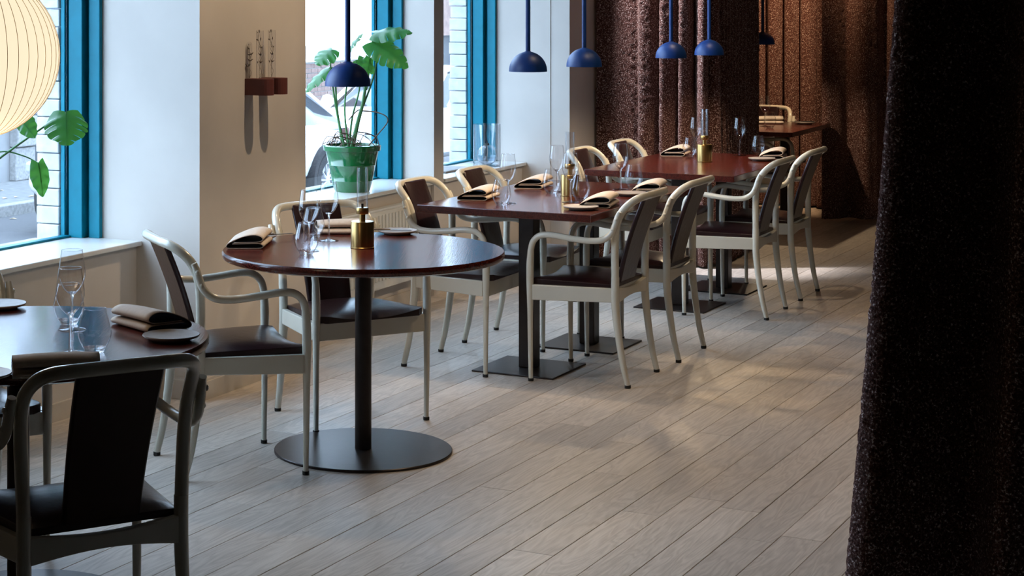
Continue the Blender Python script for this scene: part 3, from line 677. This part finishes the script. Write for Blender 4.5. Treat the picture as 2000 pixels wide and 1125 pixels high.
def knife(x, y, z, deg, label):
    t = thing('butter_knife', label, 'knife', (x, y, z), math.radians(deg), 'butter knives on the plates')
    m = MB(); m.add([(0, -.006, 0), (.07, -.008, 0), (.085, -.002, 0), (.08, .006, 0), (0, .005, 0), (0, -.006, .0018), (.07, -.008, .0018), (.085, -.002, .0018), (.08, .006, .0018), (0, .005, .0018)],
                    [(4,3,2,1,0),(5,6,7,8,9),(0,1,6,5),(1,2,7,6),(2,3,8,7),(3,4,9,8),(4,0,5,9)]); obj('blade', m, CUTLERY, t)
    m = MB(); m.tube([(-.09, 0, .003), (-.04, 0, .003), (.002, 0, .002)], [.0045, .004, .003], 8); obj('handle', m, CUTLERY, t, smooth=True)
    return t
knife(-3.215, 6.575, TH+.0165, 20, 'dark butter knife on the plate right of the brass lamp')
knife(-3.545, 6.235, TH+.0165, 55, 'butter knife tip showing behind the crumpled napkin on the round table')
knife(-3.38, 13.84, TH+.0165, 200, 'butter knife on the alcove table plate')

# ================================================================ PENDANTS
def make_pendant():
    t = thing('pendant_lamp', '', 'lamp', (0, 0, 0), 0, 'blue dome pendants over the tables'); r = .084
    pr = [(.0105, r*1.03)]+[(r*math.sin(a), r*math.cos(a)) for a in [math.pi/2*i/14 for i in range(2, 15)]]+[(r, -.004)]
    inn = [(q-.0018, z-.0008) for q, z in reversed(pr)]
    m = MB(); m.lathe(pr+[(r-.0018, -.004)]+inn[1:], 48, close=True); obj('shade', m, BLUESHADE, t, smooth=True)
    m = MB(); m.lathe([(0, .05), (.0105, .05), (.0105, 1.93), (0, 1.93)], 16); obj('rod', m, BLUESHADE, t, smooth=True)
    m = MB(); m.lathe([(0, 1.93), (.05, 1.93), (.05, 1.955), (0, 1.955)], 32); obj('canopy', m, BLUESHADE, t, smooth=True)
    m = MB(); m.lathe([(0, .012), (.012, .016), (.018, .028), (.016, .042), (.008, .05), (0, .05)], 16); obj('bulb', m, BULB, t, smooth=True)
    return t
pend0 = make_pendant(); PZ = 1.345
for i, (x, y, lb) in enumerate([(-3.155, 6.10, 'blue dome pendant hanging over the whole round table, in front of the plant'), (-3.09, 7.708, 'blue dome pendant over the near half of the middle table, against the pale reveal'),
        (-3.079, 8.393, 'blue dome pendant over the far half of the middle table, against the curtain edge'), (-3.122, 9.874, 'brighter blue dome pendant over the near half of the table before the curtain'),
        (-3.094, 10.5, 'brighter blue dome pendant over the far half of the table before the curtain'), (-3.495, 13.18, 'smallest looking blue dome pendant, over the alcove table')]):
    if i == 0: pend0.location = (x, y, PZ); pend0['label'] = lb
    else: dup(pend0, (x, y, PZ), 0, lb)
    lamp('pendant_light', 'SPOT', (x, y, PZ+.006), (9, 13, 13, 15, 15, 22)[i], WARM, .015, (x, y, 0), 150, .4)

# ================================================================ PAPER LANTERN
lt = thing('paper_lantern', 'cream globe paper lantern with fine vertical ribs, hanging over the nearest round table', 'lamp', (-3.22, 4.03, 1.508)); RL = .226
m = MB(); m.lathe([(max(.03, RL*math.sin(a)), RL*math.cos(a)) for a in [math.pi*(.045+.91*i/30) for i in range(31)]], 88); obj('shade', m, PAPER, lt, smooth=True)
m = MB(); m.tube([(RL*1.001*math.sin(a), 0, RL*1.001*math.cos(a)) for a in [math.pi*(.045+.91*i/24) for i in range(25)]], 0.0009, 5); rme = m.mesh('rib', RIBM, True)
for k in range(44):
    o = bpy.data.objects.new('rib', rme); C.objects.link(o); o.parent = lt; o.rotation_euler = (0, 0, 2*math.pi*(k+.3)/44)
m = MB(); m.lathe([(0, RL-.01), (.035, RL-.01), (.035, RL+.02), (.004, RL+.03), (.004, 1.79), (0, 1.79)], 16); obj('cord', m, RUBBER, lt, smooth=True)
lamp('lantern_light', 'POINT', (-3.22, 4.03, 1.2), 1.5, WARM, .1)

# ================================================================ TEST TUBE VASES ON THE PIER
ts = thing('tube_rack', 'pair of oxblood blocks on the pier holding glass tubes of dried twigs', 'vase holder')
for y0 in (6.942, 7.062):
    n = 10; c = [(XP, y0), (XP+.085, y0)]+[(XP+.085+.035*math.sin(math.pi*i/n), y0+.035-.035*math.cos(math.pi*i/n)) for i in range(1, n)]+[(XP+.085, y0+.07), (XP, y0+.07)]
    k = len(c); m = MB(); m.add([(x, y, z) for z in (1.247, 1.318) for x, y in c], [tuple(range(k-1, -1, -1)), tuple(range(k, 2*k))]+[(i, (i+1) % k, k+(i+1) % k, k+i) for i in range(k)])
    obj('block', m, REDBLOCK, ts)
def ttube(x, y, r, h, label, closed):
    t = thing('test_tube', label, 'vase', (x, y, 1.3185), 0, 'glass tubes in the rack')
    pr = [(r, 0), (r, h-r if closed else h)]
    if closed: pr += [(r*math.cos(a), h-r+r*math.sin(a)) for a in [math.pi/2*i/6 for i in range(1, 6)]]+[(.0005, h)]
    m = MB(); m.shell(pr, 20); obj('glass', m, GLASS, t, smooth=True)
    m = MB(); rr = random.Random(int(h*1000))
    for q in range(3):
        p = [(0, 0, .002)]; a = rr.random()*6
        for z in range(1, 7): p.append((rr.uniform(-.6, .6)*r, rr.uniform(-.6, .6)*r, h*.95*z/6))
        m.tube(spline(p, 3), .0006, 5)
        for z in range(5):
            b = Vector(p[rr.randint(2, 6)]); e = b+Vector((rr.uniform(-1, 1), rr.uniform(-1, 1), rr.uniform(.3, 1.2)))*.012; m.tube([b, (b+e)/2, e], [.001, .0022, .0006], 5)
    obj('twigs', m, TUBEFILL, t)
ttube(XP+.014, 6.958, .0115, .158, 'short closed glass tube standing in the rack nearest the pier edge', True)
ttube(XP+.058, 6.972, .0165, .207, 'tall glass tube of thin twigs in the middle of the rack', False)
ttube(XP+.045, 7.097, .0165, .207, 'tall glass tube with a curled dried leaf at the rear of the rack', False)

# ================================================================ HURRICANE LAMP ON SILL 3
hl = thing('hurricane_vase', 'clear glass cylinder on the far sill holding a round oil lamp', 'vase', (-4.485, 10.52, ZS))
m = MB(); m.lathe([(0, 0), (.083, 0), (.083, .004), (0, .004)], 40); obj('bottom', m, SGLASS, hl, smooth=True)
m = MB(); m.lathe([(.081, .004), (.083, .004), (.083, .255), (.081, .255)], 40, close=True); obj('cylinder', m, GLASS, hl, smooth=True)
gl = thing('globe_oil_lamp', 'round clear glass oil lamp with a dark wick inside the glass cylinder', 'lamp', (-4.485, 10.52, ZS+.0045))
m = MB(); m.shell([(.002, 0), (.03, .006), (.052, .024), (.063, .05), (.064, .066), (.056, .094), (.038, .115), (.012, .126)], 32); obj('globe', m, GLASS, gl, smooth=True)
m = MB(); m.lathe([(0, .004), (.028, .009), (.049, .026), (.058, .046), (0, .046)], 32); obj('oil', m, OIL, gl, smooth=True)
m = MB(); m.lathe([(0, .122), (.013, .122), (.013, .134), (.004, .136), (.004, .15), (0, .15)], 16); obj('wick_holder', m, RUBBER, gl, smooth=True)
m = MB(); m.tube(spline([(0, 0, .125), (.004, 0, .08), (-.003, .003, .04), (.006, .004, .02)]), .002, 6); obj('wick', m, NAPOUT, gl, smooth=True)
# small dark tray on the sill beside it
o = obj('slate_tray', box((-4.68, 9.95, ZS), (-4.50, 10.3, ZS+.012)), GRANITE, bevel=.003); tag(o, 'small grey slab lying on the far sill beside the glass cylinder', 'tray')

# ================================================================ MONSTERAS
def leaf_mesh(L, W, seed, slits=5):
    rr = random.Random(seed); m = MB()
    def half(u): return W*(math.sin(math.pi*min(1, u*.92+.08)**.75)**.75)*(1-.15*u)
    def P(s, u, v, pin=1.0):
        h = half(u)*pin; x = s*h*v
        y = L*u+.30*h*v*v*(1-.5*u)-L*.20*(1-u)**5*v
        z = -.30*h*v*v-.22*L*u*u+.004*math.sin(u*23+seed)*v
        return (x, y, z)
    for s in (-1, 1):
        nu = 30; vin = .45
        pts = [P(s, i/nu, vin*k/3) for i in range(nu+1) for k in range(4)]
        fs = [(i*4+k, i*4+k+1, i*4+k+5, i*4+k+4) for i in range(nu) for k in range(3)]
        m.add(pts, fs)
        cuts = [0]+[.16+.70*(j+rr.uniform(-.1, .1))/max(1, slits-1) for j in range(slits)]+[1.0]
        if slits == 0: cuts = [0, 1.0]
        for a, b in zip(cuts[:-1], cuts[1:]):
            n = max(4, int((b-a)*30)); nv = 7; pts = []
            for i in range(n+1):
                t = i/n
                for k in range(nv+1):
                    q = k/nv; v = vin+(1-vin)*q; g = .05*q**.7
                    aa = a+(b-a)*(g if a > 0 else 0); bb = b-(b-a)*(g if b < 1 else 0)
                    pin = 1-(.05*abs(2*t-1)**4*q*q if slits else 0)
                    pts.append(P(s, aa+(bb-aa)*t, v, pin))
            m.add(pts, [(i*(nv+1)+k, i*(nv+1)+k+1, (i+1)*(nv+1)+k+1, (i+1)*(nv+1)+k) for i in range(n) for k in range(nv)])
    m.tube([(0, 0, -.001), (0, L*.5, -.22*L*.25-.001), (0, L*.97, -.22*L*.94-.001)], [.0022, .0016, .0005], 5)
    me = bpy.data.meshes.new('leaf'); me.from_pydata(m.v, [], m.f); me.materials.append(LEAF); me.polygons.foreach_set('use_smooth', [True]*len(m.f)); return me
def leaf(parent, base, tip_dir, normal, L, W, seed, slits=5, mid=True):
    o = obj('leaf', leaf_mesh(L, W, seed, slits), None, parent); y = Vector(tip_dir).normalized(); z = Vector(normal); z = (z-y*z.dot(y)).normalized(); x = y.cross(z)
    o.matrix_local = Matrix.Translation(base) @ Matrix((x, y, z)).transposed().to_4x4()
    return o
def pot(parent, s=1.0):
    m = MB(); pr = [(0, 0), (.098, 0), (.104, .01), (.118, .06), (.121, .064), (.119, .068), (.136, .150), (.1395, .154), (.137, .159), (.1525, .232), (.164, .236), (.166, .25), (.168, .262), (.164, .268), (.154, .268), (.150, .24), (.10, .23), (0, .23)]
    m.lathe([(r*s, z*s) for r, z in pr], 48); obj('pot', m, GREENPOT, parent, smooth=True)
    m = MB(); m.lathe([(0, .231*s), (.149*s, .231*s), (.148*s, .246*s), (.09*s, .256*s), (0, .25*s)], 32); obj('soil', m, SOIL, parent, smooth=True)
# plant 1, on the middle sill (origin at the pot's foot)
PB = Vector((-4.525, 8.80, ZS))
mp_ = thing('monstera_plant', 'monstera in a green glazed banded pot on the middle window sill', 'plant', PB); pot(mp_, .92)
c_, s_ = math.cos(YAW), math.sin(YAW)
right = Vector((c_, s_, 0)); toward = Vector((s_, -c_, 0)); up = Vector((0, 0, 1))
def V3(a, b, h): return right*a+toward*b+up*h
def stem(parent, pts, r0, r1):
    p = spline(pts, 6); n = len(p); m = MB(); m.tube(p, [r0+(r1-r0)*i/(n-1) for i in range(n)], 8); obj('stem', m, STEM, parent, smooth=True)
zt = .235
stems = [([V3(.0, 0, zt), V3(.03, 0, zt+.13), V3(.06, 0, zt+.25), V3(.088, .0, zt+.46), V3(.115, 0, zt+.60)], .014, .004),
         ([V3(-.04, .02, zt), V3(-.075, .02, zt+.15), V3(-.10, .02, zt+.30), V3(-.115, .03, zt+.44), V3(-.105, .03, zt+.515)], .007, .003),
         ([V3(-.05, .0, zt), V3(-.08, .0, zt+.2), V3(-.09, .0, zt+.35), V3(-.105, .0, zt+.41), V3(-.118, .02, zt+.42)], .007, .003),
         ([V3(-.015, -.02, zt), V3(.0, -.02, zt+.15), V3(.04, -.02, zt+.32), V3(.02, -.01, zt+.46)], .007, .003),
         ([V3(.06, -.01, zt+.22), V3(.11, -.01, zt+.36), V3(.13, .0, zt+.48), V3(.105, .02, zt+.555)], .006, .003),
         ([V3(-.02, .03, zt), V3(-.04, .03, zt+.2), V3(-.02, .03, zt+.38), V3(.0, .03, zt+.44)], .006, .003),
         ([V3(.075, 0, zt+.3), V3(.09, .02, zt+.4), V3(.092, .03, zt+.47)], .005, .003)]
for p, a, b in stems: stem(mp_, p, a, b)
leaf(mp_, V3(.115, .0, zt+.60), V3(.22, .06, .05), V3(-.15, .45, .85), .20, .085, 1)
leaf(mp_, V3(.105, .03, zt+.555), V3(.20, .07, -.10), V3(.3, .75, .6), .23, .095, 2)
leaf(mp_, V3(-.105, .03, zt+.515), V3(-.11, .08, -.07), V3(-.2, .6, .75), .125, .07, 3, 3)
leaf(mp_, V3(-.118, .02, zt+.42), V3(-.16, .06, -.11), V3(-.3, .45, .8), .19, .05, 4, 4)
leaf(mp_, V3(.0, .03, zt+.44), V3(-.13, .06, -.06), V3(-.35, .35, .85), .15, .055, 5, 4)
leaf(mp_, V3(.092, .03, zt+.47), V3(-.01, .05, -.10), V3(.5, .8, .2), .10, .035, 6, 0)
leaf(mp_, V3(.04, -.02, zt+.59), V3(-.09, .04, -.09), V3(-.6, .3, .7), .14, .03, 7, 3)
leaf(mp_, V3(.03, -.03, zt+.46), V3(.08, .03, -.05), V3(.1, .7, .6), .11, .06, 8, 4)
rr = random.Random(4); m = MB()
for i in range(16):
    a = rr.uniform(-.13, .10); h = rr.uniform(.02, .08); b = rr.uniform(-.1, .1)
    m.tube(spline([V3(a-.05, b, zt+.01), V3(a-.02, b+rr.uniform(-.05, .05), zt+h), V3(a+.04, b, zt+h*.8), V3(a+rr.uniform(.05, .09), b+.02, zt+.012)], 6), .0022, 5)
o = obj('surface_roots', m, ROOT, mp_, smooth=True)
for pts in ([V3(.047, 0, zt+.19), V3(.12, .01, zt+.185), V3(.175, .02, zt+.165), V3(.185, .02, zt+.13), V3(.13, .02, zt+.06), V3(.085, .02, zt+.005)], [V3(.048, 0, zt+.2), V3(.02, .0, zt+.185), V3(-.02, 0, zt+.14)], [V3(.02, 0, zt+.08), V3(.085, .01, zt+.07), V3(.13, .02, zt+.05)]):
    m = MB(); m.tube(spline(pts, 6), .0032, 6); obj('aerial_root', m, ROOT, mp_, smooth=True)
# plant 2, pot just outside the frame on the near sill
PB2 = Vector((-4.50, 5.42, ZS))
mq = thing('monstera_plant', 'monstera reaching in from the left frame edge below the lantern', 'plant', PB2); pot(mq, .85)
def Q(px, py, t):   # helper: reach of the stems, in metres right / up of the pot rim
    return V3(px, t, py)
stem(mq, [Q(.0, .21, 0), Q(.10, .33, 0), Q(.225, .43, 0), Q(.38, .54, 0), Q(.465, .595, 0)], .006, .003)
stem(mq, [Q(.0, .21, 0), Q(.12, .40, 0), Q(.225, .452, 0), Q(.31, .437, 0), Q(.367, .41, 0)], .0045, .002)
stem(mq, [Q(.0, .21, 0), Q(.04, .4, 0), Q(.14, .54, .02), Q(.30, .585, .02)], .005, .002)
leaf(mq, Q(.468, .60, .01), V3(.015, .09, -.085), V3(.08, .75, .65), .14, .085, 21, 5)
leaf(mq, Q(.367, .412, .01), V3(.025, .03, -.11), V3(.35, .9, .2), .125, .038, 22, 0)
leaf(mq, Q(.30, .585, .02), V3(.05, .03, -.07), V3(-.3, .9, .2), .10, .04, 23, 0)
